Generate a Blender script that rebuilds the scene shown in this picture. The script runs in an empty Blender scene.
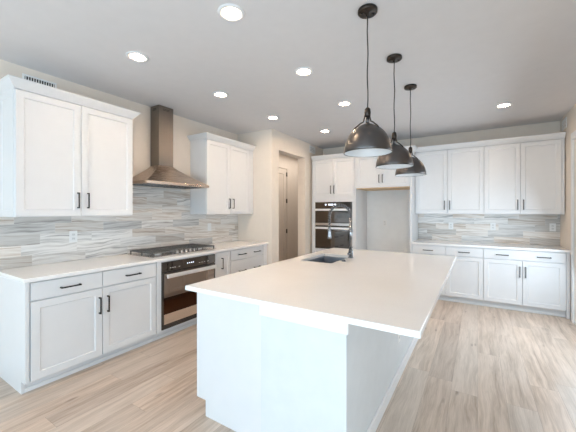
import bpy, bmesh, math, random
from mathutils import Vector, Matrix
random.seed(7)
PI = math.pi
S = bpy.context.scene
COL = S.collection

# ------------------------------------------------------------------ camera
cam = bpy.data.cameras.new('camera')
camo = bpy.data.objects.new('camera', cam)
COL.objects.link(camo)
S.camera = camo
cam.sensor_fit = 'HORIZONTAL'
cam.sensor_width = 36.0
cam.lens = 303.0 / 576.0 * 36.0
cam.shift_y = -5.24 / 576.0
cam.clip_start = 0.02
camo.location = (0, 0, 1.4352)
camo.rotation_euler = (PI / 2, 0, 0.5593)

# ------------------------------------------------------------------ world, exposure, daylight
world = bpy.data.worlds.new('world')
S.world = world
world.use_nodes = True
bg = world.node_tree.nodes['Background']
bg.inputs[0].default_value = (0.80, 0.90, 1.0, 1)
bg.inputs[1].default_value = 1.2
S.view_settings.view_transform = 'Standard'
S.view_settings.look = 'None'
S.view_settings.gamma = 1.0
S.view_settings.use_curve_mapping = False
S.view_settings.exposure = 0.74
S.cycles.max_bounces = 10
S.cycles.diffuse_bounces = 6
S.cycles.glossy_bounces = 5
S.cycles.sample_clamp_indirect = 4.0
S.cycles.caustics_reflective = False
S.cycles.caustics_refractive = False

WIN_POWER = 35.0
DOOR_POWER = 27.0
SIDE_POWER = 36.0
CAN_EMIT = 83.0
DAY = (0.61, 0.825, 1.0)
LAMP = (1.0, 0.74, 0.50)


def area(name, loc, rot, sx, sy, power, color):
    l = bpy.data.lights.new(name, 'AREA')
    l.shape = 'RECTANGLE'
    l.size = sx
    l.size_y = sy
    l.energy = power
    l.color = color
    o = bpy.data.objects.new(name, l)
    COL.objects.link(o)
    o.location = loc
    o.rotation_euler = rot
    return o


# daylight entering by the three rear windows and the glazed side door
REAR = -3.6
for wx in (-2.75, -1.27, 0.21):
    area('daylight_window', (wx, REAR + 0.06, 1.25), (PI / 2 - 0.08, 0, 0), 1.3, 2.2, WIN_POWER, DAY)
area('daylight_side_door', (0.98, 4.2, 0.95), (PI / 2 - 0.3, 0, PI / 2), 1.7, 1.6, DOOR_POWER, (0.74, 0.88, 1.0))

area('daylight_side_window', (0.98, -0.65, 0.85), (PI / 2 - 0.12, 0, PI / 2), 1.6, 1.3, SIDE_POWER, (0.66, 0.84, 1.0))
area('hall_fill_light', (-3.45, 6.0, 2.74), (0, 0, 0), 0.5, 2.2, 8.5, (1.0, 0.86, 0.72))  # unseen area light added to brighten the hall, has no fixture

# ------------------------------------------------------------------ measures
XW, YB, ZC = -3.585, 5.993, 2.7775   # left wall, back wall, ceiling
XR = 1.045                            # right wall
YR = 4.056                            # return wall at the end of the left run
XD = -2.85                            # wall with the doorway
CT = 0.914                            # counter height


# ------------------------------------------------------------------ node helpers
class NT:
    def __init__(self, name):
        self.m = bpy.data.materials.new(name)
        self.m.use_nodes = True
        self.t = self.m.node_tree
        self.b = self.t.nodes['Principled BSDF']

    def n(self, typ, **kw):
        x = self.t.nodes.new(typ)
        for k, v in kw.items():
            setattr(x, k, v)
        return x

    def l(self, a, b):
        self.t.links.new(a, b)

    def put(self, sock, v):
        if hasattr(v, 'is_linked') or isinstance(v, bpy.types.NodeSocket):
            self.l(v, sock)
        else:
            sock.default_value = v

    def math(self, op, a, b=0.0, c=None):
        x = self.n('ShaderNodeMath', operation=op)
        self.put(x.inputs[0], a)
        self.put(x.inputs[1], b)
        if c is not None:
            self.put(x.inputs[2], c)
        return x.outputs[0]

    def comb(self, a, b, c=0.0):
        x = self.n('ShaderNodeCombineXYZ')
        for i, v in enumerate((a, b, c)):
            self.put(x.inputs[i], v)
        return x.outputs[0]

    def pos(self):
        g = self.n('ShaderNodeNewGeometry')
        s = self.n('ShaderNodeSeparateXYZ')
        tc = self.n('ShaderNodeTexCoord')
        self.l(tc.outputs['Object'], s.inputs[0])
        return s.outputs

    def white(self, v, dims='2D'):
        x = self.n('ShaderNodeTexWhiteNoise', noise_dimensions=dims)
        if dims == '1D':
            self.put(x.inputs['W'], v)
        else:
            self.put(x.inputs['Vector'], v)
        return x.outputs['Value']

    def noise(self, vec, scale=1.0, detail=4.0, rough=0.5, dist=0.0):
        x = self.n('ShaderNodeTexNoise')
        self.put(x.inputs['Vector'], vec)
        x.inputs['Scale'].default_value = scale
        x.inputs['Detail'].default_value = detail
        x.inputs['Roughness'].default_value = rough
        x.inputs['Distortion'].default_value = dist
        return x.outputs[0]

    def ramp(self, f, stops):
        x = self.n('ShaderNodeValToRGB')
        e = x.color_ramp.elements
        while len(e) < len(stops):
            e.new(0.5)
        for el, (p, c) in zip(e, stops):
            el.position = p
            el.color = (*c, 1)
        self.put(x.inputs[0], f)
        return x.outputs[0]

    def mix(self, f, a, b, mode='MIX'):
        x = self.n('ShaderNodeMix', data_type='RGBA', blend_type=mode)
        self.put(x.inputs[0], f)
        for i, v in ((6, a), (7, b)):
            if isinstance(v, tuple):
                v = (*v, 1) if len(v) == 3 else v
            self.put(x.inputs[i], v)
        return x.outputs[2]

    def bump(self, h, strength=0.2, dist=0.002):
        x = self.n('ShaderNodeBump')
        x.inputs['Strength'].default_value = strength
        x.inputs['Distance'].default_value = dist
        self.put(x.inputs['Height'], h)
        self.l(x.outputs[0], self.b.inputs['Normal'])

    def planks(self, u, w, length, row, gap):
        """u along plank, w across -> random value, plank id random 2, gap mask"""
        r = self.math('FLOOR', self.math('DIVIDE', w, row))
        off = self.math('MULTIPLY', self.white(r, '1D'), length)
        uu = self.math('ADD', u, off)
        c = self.math('FLOOR', self.math('DIVIDE', uu, length))
        rnd = self.white(self.comb(r, c))
        rnd2 = self.white(self.comb(self.math('ADD', r, 57.3), c))
        fw = self.math('MULTIPLY', self.math('FRACT', self.math('DIVIDE', w, row)), row)
        fu = self.math('MULTIPLY', self.math('FRACT', self.math('DIVIDE', uu, length)), length)
        g = self.math('MAXIMUM', self.math('LESS_THAN', fw, gap), self.math('LESS_THAN', fu, gap))
        return rnd, rnd2, g


def simple(name, col, rough=0.5, metal=0.0, spec=0.5, vary=0.02, bump=0.0, bscale=60.0):
    k = NT(name)
    p = k.pos()
    v = k.comb(p[0], p[1], p[2])
    n = k.noise(v, 9.0, 3.0)
    lo = tuple(c * (1 - vary) for c in col)
    hi = tuple(min(1, c * (1 + vary)) for c in col)
    k.l(k.ramp(n, [(0.3, lo), (0.7, hi)]), k.b.inputs['Base Color'])
    k.b.inputs['Roughness'].default_value = rough
    k.b.inputs['Metallic'].default_value = metal
    k.b.inputs['Specular IOR Level'].default_value = spec
    if bump:
        k.bump(k.noise(v, bscale, 3.0), bump, 0.002)
    return k.m


def brushed(name, col, rough, axis, metal=1.0):
    k = NT(name)
    p = k.pos()
    s = [60.0, 60.0, 60.0]
    s[axis] = 1.5
    v = k.comb(*[k.math('MULTIPLY', p[i], s[i]) for i in range(3)])
    n = k.noise(v, 3.0, 3.0, 0.6)
    k.l(k.ramp(n, [(0.25, tuple(c * 0.86 for c in col)), (0.75, col)]), k.b.inputs['Base Color'])
    k.b.inputs['Metallic'].default_value = metal
    r = k.math('MULTIPLY_ADD', n, 0.14, rough - 0.07)
    k.l(r, k.b.inputs['Roughness'])
    return k.m


def emit(name, col, strength):
    k = NT(name)
    k.b.inputs['Base Color'].default_value = (*col, 1)
    k.b.inputs['Emission Color'].default_value = (*col, 1)
    k.b.inputs['Emission Strength'].default_value = strength
    return k.m


def tile_mat(name, ui):
    k = NT(name)
    p = k.pos()
    u, w = p[ui], k.math('SUBTRACT', p[2], 0.018)
    rnd, rnd2, g = k.planks(u, w, 0.46, 0.0995, 0.0016)
    a = k.math('MULTIPLY', rnd, 37.0)
    sl = k.math('MULTIPLY', k.math('SUBTRACT', rnd2, 0.5), 0.22)     # veins slant a little, differently per tile
    w2 = k.math('ADD', w, k.math('MULTIPLY', u, sl))
    warp = k.noise(k.comb(k.math('MULTIPLY', u, 3.0), k.math('MULTIPLY', w2, 9.0), a), 1.0, 2.0)
    w3 = k.math('ADD', w2, k.math('MULTIPLY', warp, 0.085))
    v = k.comb(k.math('MULTIPLY', u, 1.6), k.math('MULTIPLY', w3, 50.0), a)
    n = k.noise(v, 1.0, 5.0, 0.6)
    cool = k.ramp(n, [(0.26, (0.20, 0.19, 0.18)), (0.36, (0.42, 0.405, 0.385)), (0.45, (0.65, 0.63, 0.605)),
                      (0.55, (0.78, 0.76, 0.735)), (0.72, (0.86, 0.84, 0.81))])
    warm = k.ramp(n, [(0.27, (0.36, 0.28, 0.22)), (0.38, (0.56, 0.47, 0.39)), (0.48, (0.72, 0.66, 0.60)),
                      (0.58, (0.80, 0.76, 0.71)), (0.74, (0.85, 0.82, 0.79))])
    sel = k.ramp(rnd2, [(0.35, (0, 0, 0)), (0.65, (1, 1, 1))])
    c = k.mix(sel, cool, warm)
    tone = k.ramp(rnd, [(0.0, (0.72, 0.72, 0.72)), (0.4, (0.96, 0.96, 0.96)), (1.0, (1.06, 1.05, 1.04))])
    c = k.mix(1.0, c, tone, 'MULTIPLY')
    c = k.mix(g, c, (0.70, 0.68, 0.65))
    k.l(c, k.b.inputs['Base Color'])
    k.b.inputs['Roughness'].default_value = 0.32
    k.bump(k.math('SUBTRACT', 1.0, g), 0.3, 0.0015)
    return k.m


def floor_mat():
    k = NT('oak_planks')
    p = k.pos()
    u, w = p[1], p[0]
    rnd, rnd2, g = k.planks(u, w, 1.5, 0.182, 0.0016)
    a = k.math('MULTIPLY', rnd, 61.0)
    warp = k.noise(k.comb(k.math('MULTIPLY', u, 1.4), k.math('MULTIPLY', w, 6.0), a), 1.0, 3.0)
    w3 = k.math('ADD', w, k.math('MULTIPLY', warp, 0.11))
    n = k.noise(k.comb(k.math('MULTIPLY', u, 1.3), k.math('MULTIPLY', w3, 19.0), a), 1.0, 6.0, 0.64)
    fine = k.noise(k.comb(k.math('MULTIPLY', u, 5.0), k.math('MULTIPLY', w3, 160.0), a), 1.0, 3.0, 0.6)
    base = k.ramp(n, [(0.25, (0.31, 0.225, 0.165)), (0.40, (0.50, 0.40, 0.32)), (0.55, (0.64, 0.535, 0.45)),
                      (0.75, (0.71, 0.61, 0.525))])
    tone = k.ramp(rnd, [(0.0, (0.86, 0.85, 0.845)), (0.5, (1.0, 0.985, 0.97)), (1.0, (1.08, 1.06, 1.04))])
    c = k.mix(1.0, base, tone, 'MULTIPLY')
    c = k.mix(k.math('MULTIPLY', k.math('LESS_THAN', rnd2, 0.4), 0.35), c, (0.60, 0.54, 0.48))
    ff = k.ramp(fine, [(0.32, (0.88, 0.87, 0.86)), (0.66, (1.05, 1.05, 1.05))])
    c = k.mix(1.0, c, ff, 'MULTIPLY')
    vo = k.n('ShaderNodeTexVoronoi')
    k.l(k.comb(k.math('MULTIPLY', u, 2.1), k.math('MULTIPLY', w3, 6.5), a), vo.inputs['Vector'])
    vo.inputs['Scale'].default_value = 1.0
    knot = k.ramp(vo.outputs['Distance'], [(0.03, (1, 1, 1)), (0.12, (0, 0, 0))])
    kk = k.math('MULTIPLY', knot, 0.7)
    c = k.mix(kk, c, (0.20, 0.14, 0.10))
    c = k.mix(k.math('MULTIPLY', g, 0.75), c, (0.24, 0.18, 0.14))
    k.l(c, k.b.inputs['Base Color'])
    k.l(k.math('MULTIPLY_ADD', n, 0.15, 0.27), k.b.inputs['Roughness'])
    k.bump(k.math('SUBTRACT', fine, k.math('MULTIPLY', g, 1.5)), 0.12, 0.001)
    return k.m


def quartz_mat():
    k = NT('white_quartz')
    p = k.pos()
    v = k.comb(p[0], p[1], p[2])
    n = k.noise(v, 2.2, 6.0, 0.6, 0.8)
    sp = k.noise(v, 240.0, 2.0)
    c = k.ramp(n, [(0.3, (0.88, 0.86, 0.84)), (0.7, (0.91, 0.89, 0.875))])
    s = k.ramp(sp, [(0.3, (0.95, 0.95, 0.95)), (0.6, (1.0, 1.0, 1.0))])
    k.l(k.mix(1.0, c, s, 'MULTIPLY'), k.b.inputs['Base Color'])
    k.b.inputs['Roughness'].default_value = 0.13
    return k.m


M = dict(
    paint=simple('white_cabinet_paint', (0.73, 0.73, 0.735), 0.34, vary=0.01),
    wall=simple('greige_wall_paint', (0.79, 0.705, 0.615), 0.85, vary=0.015, bump=0.25, bscale=110),
    walllit=simple('cool_lit_wall_paint', (0.83, 0.845, 0.85), 0.8, vary=0.02, bump=0.45, bscale=90),  # greige wall of the recess with its cool light put into the colour
    lowwall=simple('pale_low_wall_paint', (0.68, 0.70, 0.71), 0.8, vary=0.02, bump=0.45, bscale=90),
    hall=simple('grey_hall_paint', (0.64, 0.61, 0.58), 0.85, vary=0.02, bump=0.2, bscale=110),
    ceil=simple('ceiling_paint', (0.73, 0.71, 0.71), 0.9, vary=0.012, bump=0.3, bscale=90),
    trim=simple('white_trim_paint', (0.82, 0.82, 0.82), 0.4, vary=0.01),
    floor=floor_mat(),
    tileL=tile_mat('streaked_tile_along_y', 1),
    tileB=tile_mat('streaked_tile_along_x', 0),
    quartz=quartz_mat(),
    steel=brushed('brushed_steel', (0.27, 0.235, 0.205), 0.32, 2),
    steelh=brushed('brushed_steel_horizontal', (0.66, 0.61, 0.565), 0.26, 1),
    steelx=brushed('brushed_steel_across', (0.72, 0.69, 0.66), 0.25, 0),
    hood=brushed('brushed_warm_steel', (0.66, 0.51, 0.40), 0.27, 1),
    handle=simple('satin_steel_handle', (0.90, 0.89, 0.87), 0.5, 1.0),
    sink=brushed('sink_steel', (0.46, 0.49, 0.54), 0.30, 0),
    chrome=simple('faucet_chrome', (0.26, 0.27, 0.285), 0.20, 1.0),
    glass=simple('black_mirror_glass', (0.42, 0.35, 0.30), 0.04, 1.0, vary=0.0),
    dglass=simple('dark_oven_glass', (0.15, 0.135, 0.125), 0.05, 1.0, vary=0.0),
    darkrefl=simple('dark_reflection_glass', (0.07, 0.035, 0.022), 0.06, 1.0, vary=0.0),  # near-black tone painted for the dark band reflected in the oven door
    floorrefl=simple('floor_reflection_steel', (0.92, 0.83, 0.75), 0.12, 1.0, vary=0.0),  # pale tone painted for the bright floor reflected in the oven door
    blackst=simple('black_stainless', (0.13, 0.12, 0.115), 0.25, 1.0),
    black=simple('matte_black_metal', (0.025, 0.023, 0.022), 0.42, 0.6),
    iron=simple('cast_iron', (0.16, 0.155, 0.15), 0.38, 0.5, bump=0.3, bscale=200),
    bronze=simple('bronze_shade_metal', (0.13, 0.122, 0.12), 0.34, 1.0, vary=0.1),
    dbronze=simple('dark_bronze', (0.045, 0.036, 0.030), 0.4, 0.8),
    cord=simple('black_cord', (0.02, 0.018, 0.017), 0.6),
    lining=simple('white_enamel', (0.78, 0.79, 0.80), 0.35, vary=0.01),
    plate=simple('white_plastic', (0.84, 0.84, 0.83), 0.35, vary=0.01),
    slot=simple('dark_gap', (0.02, 0.02, 0.02), 0.8),
    grey=simple('pale_grey_plastic', (0.74, 0.74, 0.73), 0.4),
    maple=simple('raw_maple', (0.72, 0.50, 0.28), 0.5, vary=0.06),
    bulb=simple('frosted_bulb', (0.85, 0.85, 0.84), 0.4),
    display=emit('display_text', (0.75, 0.85, 1.0), 1.2),
)
kl = NT('lamp_lens')      # frosted lens, brightest over the lamp in its middle
pp = kl.pos()
rr = kl.math('SQRT', kl.math('ADD', kl.math('MULTIPLY', pp[0], pp[0]), kl.math('MULTIPLY', pp[1], pp[1])))
ff = kl.math('MAXIMUM', kl.math('SUBTRACT', 1.0, kl.math('DIVIDE', rr, 0.066)), 0.0)
kl.l(kl.math('MULTIPLY_ADD', kl.math('MULTIPLY', ff, ff), CAN_EMIT * 5.9, 1.2), kl.b.inputs['Emission Strength'])
kl.b.inputs['Emission Color'].default_value = (*LAMP, 1)
M['lens'] = kl.m
kg = NT('window_glass')
kg.b.inputs['Transmission Weight'].default_value = 1.0
kg.b.inputs['Roughness'].default_value = 0.0
kg.b.inputs['IOR'].default_value = 1.1
kg.l(kg.ramp(kg.noise(kg.comb(*kg.pos()), 3.0), [(0.3, (0.96, 0.98, 0.98)), (0.7, (0.98, 1.0, 1.0))]), kg.b.inputs['Base Color'])
M['pane'] = kg.m

# ------------------------------------------------------------------ mesh helpers
ID = lambda u, v, z: (u, v, z)
LEFT = lambda u, v, z: (XW + v, u, z)          # u along the left wall, v out from it
BACK = lambda u, v, z: (u, YB - v, z)          # u along the back wall, v out from it


def add_box(bm, a, b, mp=ID, bev=0.0):
    t = bmesh.new()
    vs = []
    for x in (a[0], b[0]):
        for y in (a[1], b[1]):
            for z in (a[2], b[2]):
                vs.append(t.verts.new(mp(x, y, z)))
    for q in ((0, 1, 3, 2), (4, 6, 7, 5), (0, 4, 5, 1), (2, 3, 7, 6), (0, 2, 6, 4), (1, 5, 7, 3)):
        t.faces.new([vs[i] for i in q])
    bmesh.ops.recalc_face_normals(t, faces=t.faces)
    if bev:
        bmesh.ops.bevel(t, geom=list(t.edges), offset=bev, segments=2, affect='EDGES', profile=0.5)
    merge(bm, t)


def merge(bm, t):
    me = bpy.data.meshes.new('tmp')
    t.to_mesh(me)
    t.free()
    bm.from_mesh(me)
    bpy.data.meshes.remove(me)


def box(a, b, mp=ID, bev=0.0):
    bm = bmesh.new()
    add_box(bm, a, b, mp, bev)
    return bm


def add_tube(bm, pts, r, seg=10, cap=True, closed=False):
    pts = [Vector(p) for p in pts]
    n = len(pts)
    rs = r if isinstance(r, (list, tuple)) else [r] * n
    rings = []
    prev = None
    for i, p in enumerate(pts):
        if closed:
            d = pts[(i + 1) % n] - pts[i - 1]
        else:
            d = pts[min(i + 1, n - 1)] - pts[max(i - 1, 0)]
        d.normalize()
        if prev is None:
            a = Vector((0, 0, 1)) if abs(d.z) < 0.9 else Vector((1, 0, 0))
            x = d.cross(a).normalized()
        else:
            x = (prev - d * prev.dot(d)).normalized()
        prev = x
        y = d.cross(x)
        rings.append([bm.verts.new(p + (x * math.cos(2 * PI * k / seg) + y * math.sin(2 * PI * k / seg)) * rs[i]) for k in range(seg)])
    m = n if closed else n - 1
    for i in range(m):
        A, B = rings[i], rings[(i + 1) % n]
        for k in range(seg):
            f = bm.faces.new((A[k], A[(k + 1) % seg], B[(k + 1) % seg], B[k]))
            f.smooth = True
    if cap and not closed:
        bm.faces.new(rings[0][::-1])
        bm.faces.new(rings[-1])


def add_lathe(bm, prof, c=(0, 0, 0), seg=32, axis='Z', flip=False):
    """prof: list of (radius, height)"""
    c = Vector(c)
    rings = []
    for r, h in prof:
        ring = []
        if r < 1e-6:
            q = {'Z': (0, 0, h), 'X': (h, 0, 0), 'Y': (0, h, 0)}[axis]
            ring = [bm.verts.new(c + Vector(q))]
        else:
            for k in range(seg):
                t = 2 * PI * k / seg
                a, b = r * math.cos(t), r * math.sin(t)
                q = {'Z': (a, b, h), 'X': (h, a, b), 'Y': (b, h, a)}[axis]
                ring.append(bm.verts.new(c + Vector(q)))
        rings.append(ring)
    fs = []
    for A, B in zip(rings, rings[1:]):
        for k in range(seg):
            k2 = (k + 1) % seg
            if len(A) == 1 and len(B) == 1:
                continue
            if len(A) == 1:
                fs.append(bm.faces.new((A[0], B[k2], B[k])))
            elif len(B) == 1:
                fs.append(bm.faces.new((A[k], A[k2], B[0])))
            else:
                fs.append(bm.faces.new((A[k], A[k2], B[k2], B[k])))
    for f in fs:
        f.smooth = True
    bmesh.ops.recalc_face_normals(bm, faces=fs)
    if flip:
        bmesh.ops.reverse_faces(bm, faces=fs)


def wpos(o):
    p = Vector(o.location)
    if o.parent:
        p += wpos(o.parent)
    return p


def obj(name, bm, mat, parent=None, org=None, smooth_angle=None):
    """links bm (world coordinates) as one mesh; origin at org, else at its base centre"""
    me = bpy.data.meshes.new(name)
    bmesh.ops.remove_doubles(bm, verts=bm.verts, dist=1e-6)
    if org is None:
        xs = [v.co for v in bm.verts]
        lo = [min(v[i] for v in xs) for i in range(3)]
        hi = [max(v[i] for v in xs) for i in range(3)]
        org = ((lo[0] + hi[0]) / 2, (lo[1] + hi[1]) / 2, lo[2])
        if mat.name.startswith(('oak', 'streaked', 'white_quartz')):
            org = (0, 0, 0)
    org = Vector(org)
    bmesh.ops.translate(bm, verts=bm.verts, vec=-org)
    bm.to_mesh(me)
    bm.free()
    me.materials.append(mat)
    o = bpy.data.objects.new(name, me)
    COL.objects.link(o)
    if parent:
        o.parent = parent
        o.location = org - wpos(parent)
    else:
        o.location = org
    return o


def tag(o, label, cat, group=None):
    o['label'] = label
    o['category'] = cat
    if group:
        o['group'] = group
    return o


def thing(name, label, cat, loc, group=None):
    o = bpy.data.objects.new(name, None)
    o.empty_display_size = 0.05
    COL.objects.link(o)
    o.location = loc
    return tag(o, label, cat, group)


def struct(name, bm, mat, parent=None):
    o = obj(name, bm, mat, parent)
    if not parent:
        o['kind'] = 'structure'
    return o


def dup(root, loc, label, group=None):
    r = root.copy()
    COL.objects.link(r)
    r.location = loc
    r['label'] = label
    if group:
        r['group'] = group
    for ch in list(root.children):
        c = ch.copy()
        COL.objects.link(c)
        c.parent = r
        for g in ch.children:
            d = g.copy()
            COL.objects.link(d)
            d.parent = c
    return r


# ------------------------------------------------------------------ room shell
struct('floor', box((-4.35, REAR - 0.15, -0.12), (XR + 0.15, 7.65, 0.0)), M['floor'])
struct('ceiling', box((-4.35, REAR - 0.15, ZC), (XR + 0.15, 7.65, ZC + 0.12)), M['ceil'])
struct('wall_left', box((XW - 0.15, REAR - 0.15, 0), (XW, YR, ZC)), M['wall'])
struct('wall_return', box((XW - 0.15, YR, 0), (XD - 0.157, YR + 0.12, ZC)), M['wall'])
bm = bmesh.new()      # wall with the tall cased-less doorway
D0, D1, DZ = 4.262, 5.17, 2.462
add_box(bm, (XD - 0.157, YR, 0), (XD, D0, ZC))
add_box(bm, (XD - 0.157, D1, 0), (XD, YB + 0.15, ZC))
add_box(bm, (XD - 0.157, D0, DZ), (XD, D1, ZC))
struct('wall_doorway', bm, M['wall'])
struct('wall_back', box((XD, YB, 0), (XR + 0.15, YB + 0.15, ZC)), M['wall'])
bm = bmesh.new()
S0, S1, SZ = 3.25, 5.21, 2.345     # glazed side door opening
add_box(bm, (XR, REAR - 0.15, 0), (XR + 0.15, -1.5, ZC))
add_box(bm, (XR, -1.5, 0), (XR + 0.15, 0.25, 0.1))
add_box(bm, (XR, -1.5, 2.48), (XR + 0.15, 0.25, ZC))
add_box(bm, (XR, 0.25, 0), (XR + 0.15, S0, ZC))
add_box(bm, (XR, S1, 0), (XR + 0.15, YB, ZC))
add_box(bm, (XR, S0, SZ), (XR + 0.15, S1, ZC))
struct('wall_right', bm, M['wall'])
WZ0, WZ1 = 0.06, 2.45
WX = [(-2.75 + 1.48 * i - 0.65, -2.75 + 1.48 * i + 0.65) for i in range(3)]
bm = bmesh.new()
xs = [XW] + [v for w in WX for v in w] + [XR]
for i in range(0, len(xs), 2):
    add_box(bm, (xs[i], REAR - 0.15, 0), (xs[i + 1], REAR, ZC))
for a, b in WX:
    add_box(bm, (a, REAR - 0.15, 0), (b, REAR, WZ0))
    add_box(bm, (a, REAR - 0.15, WZ1), (b, REAR, ZC))
struct('wall_rear', bm, M['wall'])
for i, (a, b) in enumerate(WX):
    bm = bmesh.new()
    y0, y1 = REAR - 0.10, REAR - 0.04
    add_box(bm, (a, y0, WZ0), (a + 0.05, y1, WZ1))
    add_box(bm, (b - 0.05, y0, WZ0), (b, y1, WZ1))
    add_box(bm, (a + 0.05, y0, WZ0), (b - 0.05, y1, WZ0 + 0.05))
    add_box(bm, (a + 0.05, y0, WZ1 - 0.05), (b - 0.05, y1, WZ1))
    add_box(bm, (a + 0.05, y0, 1.42), (b - 0.05, y1, 1.46))
    w = struct('window_%d' % (i + 1), bm, M['trim'])
    for z0, z1 in ((WZ0 + 0.05, 1.42), (1.46, WZ1 - 0.05)):
        obj('pane', box((a + 0.05, REAR - 0.075, z0), (b - 0.05, REAR - 0.069, z1)), M['pane'], w)
bm = bmesh.new()
for a, b, z0, z1 in ((-1.5, -1.45, .1, 2.48), (.2, .25, .1, 2.48), (-.68, -.62, .15, 2.43), (-1.45, .2, .1, .15), (-1.45, .2, 2.43, 2.48)):
    add_box(bm, (XR + 0.05, a, z0), (XR + 0.11, b, z1))
w = struct('window_4', bm, M['trim'])
for a, b in ((-1.45, -.68), (-.62, .2)):
    obj('pane', box((XR + 0.075, a, .15), (XR + 0.081, b, 2.43)), M['pane'], w)
struct('wall_recess', box((-1.884, YB - 0.0016, 0), (-0.958, YB - 0.0003, 1.83)), M['walllit'])  # added skin over the back wall, cool light painted into it
# hall behind the doorway
HX = -3.9
struct('wall_hall', box((HX - 0.15, YR + 0.12, 0), (HX, 7.5, ZC)), M['hall'])
struct('wall_hall_end', box((HX, 7.5, 0), (XD, 7.65, ZC)), M['hall'])
struct('wall_hall_side', box((XD - 0.157, YB + 0.15, 0), (XD, 7.5, ZC)), M['hall'])
struct('wall_hall_near', box((HX, YR + 0.001, 0), (XW - 0.151, YR + 0.12, ZC)), M['hall'])


def panel_ring(bm, a0, a1, z0, z1, v, w, dep, mp, s=0.006):
    """shaker face at depth v: outer rim, frame of width w, panel sunk by dep"""
    loops = []
    for ins, dv in ((0.0, -0.0016), (0.0016, 0.0), (w, 0.0), (w + s, -dep)):
        loops.append([bm.verts.new(mp(x, v + dv, z)) for x, z in
                      ((a0 + ins, z0 + ins), (a1 - ins, z0 + ins), (a1 - ins, z1 - ins), (a0 + ins, z1 - ins))])
    fs = []
    for A, B in zip(loops, loops[1:]):
        for k in range(4):
            fs.append(bm.faces.new((A[k], A[(k + 1) % 4], B[(k + 1) % 4], B[k])))
    fs.append(bm.faces.new(loops[-1]))
    return loops[0]


def front_bm(a0, a1, z0, z1, v0, v1, mp, w=0.057, dep=0.009):
    bm = bmesh.new()
    L = panel_ring(bm, a0, a1, z0, z1, v1, w, dep, mp)
    Bk = [bm.verts.new(mp(x, v0, z)) for x, z in ((a0, z0), (a1, z0), (a1, z1), (a0, z1))]
    for k in range(4):
        bm.faces.new((Bk[k], Bk[(k + 1) % 4], L[(k + 1) % 4], L[k]))
    bm.faces.new(Bk)
    bmesh.ops.recalc_face_normals(bm, faces=bm.faces)
    return bm


def pull_bm(u, z, v, mp, vertical, length=0.15):
    bm = bmesh.new()
    h = length / 2
    t = 0.0055
    if vertical:
        add_box(bm, (u - t, v + 0.026, z - h), (u + t, v + 0.035, z + h), mp, 0.0012)
        for s in (-1, 1):
            zz = z + s * (h - t)
            add_box(bm, (u - t, v, zz - t), (u + t, v + 0.028, zz + t), mp)
    else:
        add_box(bm, (u - h, v + 0.026, z - t), (u + h, v + 0.035, z + t), mp, 0.0012)
        for s in (-1, 1):
            uu = u + s * (h - t)
            add_box(bm, (uu - t, v, z - t), (uu + t, v + 0.028, z + t), mp)
    return bm


def door(par, a0, a1, z0, z1, v1, mp, hu=None, hz=None, name='door', w=0.057, th=0.02, hname='handle', hlen=0.15):
    d = obj(name, front_bm(a0, a1, z0, z1, v1 - th, v1, mp, w), M['paint'], par)
    if hu is not None:
        obj(hname, pull_bm(hu, hz, v1, mp, True, hlen), M['black'], d)
    return d


def slab(par, a0, a1, z0, z1, v1, mp, hs=(), hz=None, name='drawer', th=0.02, hlen=0.15):
    d = obj(name, box((a0, v1 - th, z0), (a1, v1, z1), mp, 0.0016), M['paint'], par)
    for hu in hs:
        obj('handle', pull_bm(hu, hz if hz else (z0 + z1) / 2, v1, mp, False, hlen), M['black'], d)
    return d


def crown_bm(a0, a1, v0, v1, z0, e0, e1, mp, h=0.075, p=0.06, ):
    """crown moulding around a rectangle top; e0/e1: the ends flare too"""
    prof = [(0.0, 0.0), (0.005, 0.0), (0.007, 0.007), (0.022, 0.022), (0.040, 0.043), (p - 0.006, h - 0.011), (p, h - 0.009), (p, h)]
    bm = bmesh.new()
    loops = []
    for d, z in prof:
        x0, x1 = a0 - d * e0, a1 + d * e1
        loops.append([bm.verts.new(mp(*q)) for q in ((x0, v0, z0 + z), (x0, v1 + d, z0 + z), (x1, v1 + d, z0 + z), (x1, v0, z0 + z))])
    for A, B in zip(loops, loops[1:]):
        for k in range(4):
            bm.faces.new((A[k], A[(k + 1) % 4], B[(k + 1) % 4], B[k]))
    bm.faces.new(loops[0])
    bm.faces.new(loops[-1])
    bmesh.ops.recalc_face_normals(bm, faces=bm.faces)
    return bm


# hall door
dr = struct('door_1', front_bm(5.20, 6.105, 0.01, 2.42, 0.0, 0.035, lambda u, v, z: (HX + 0.003 + v, u, z), 0.12, 0.012), M['hall'])
bm = bmesh.new()
for a, b, z0, z1 in ((5.09, 5.19, 0, 2.43), (6.125, 6.225, 0, 2.43), (5.09, 6.225, 2.43, 2.53)):
    add_box(bm, (HX + 0.001, a, z0), (HX + 0.045, b, z1), ID, 0.002)
obj('casing', bm, M['hall'], dr)
for z in (0.951, 1.669, 2.30):
    bm = bmesh.new()
    add_lathe(bm, [(0.0, -0.05), (0.008, -0.05), (0.008, 0.05), (0.0, 0.05)], (HX + 0.046, 6.115, z), 12)
    add_box(bm, (HX + 0.038, 6.085, z - 0.05), (HX + 0.042, 6.124, z + 0.05))
    obj('hinge', bm, M['black'], dr)

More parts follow.
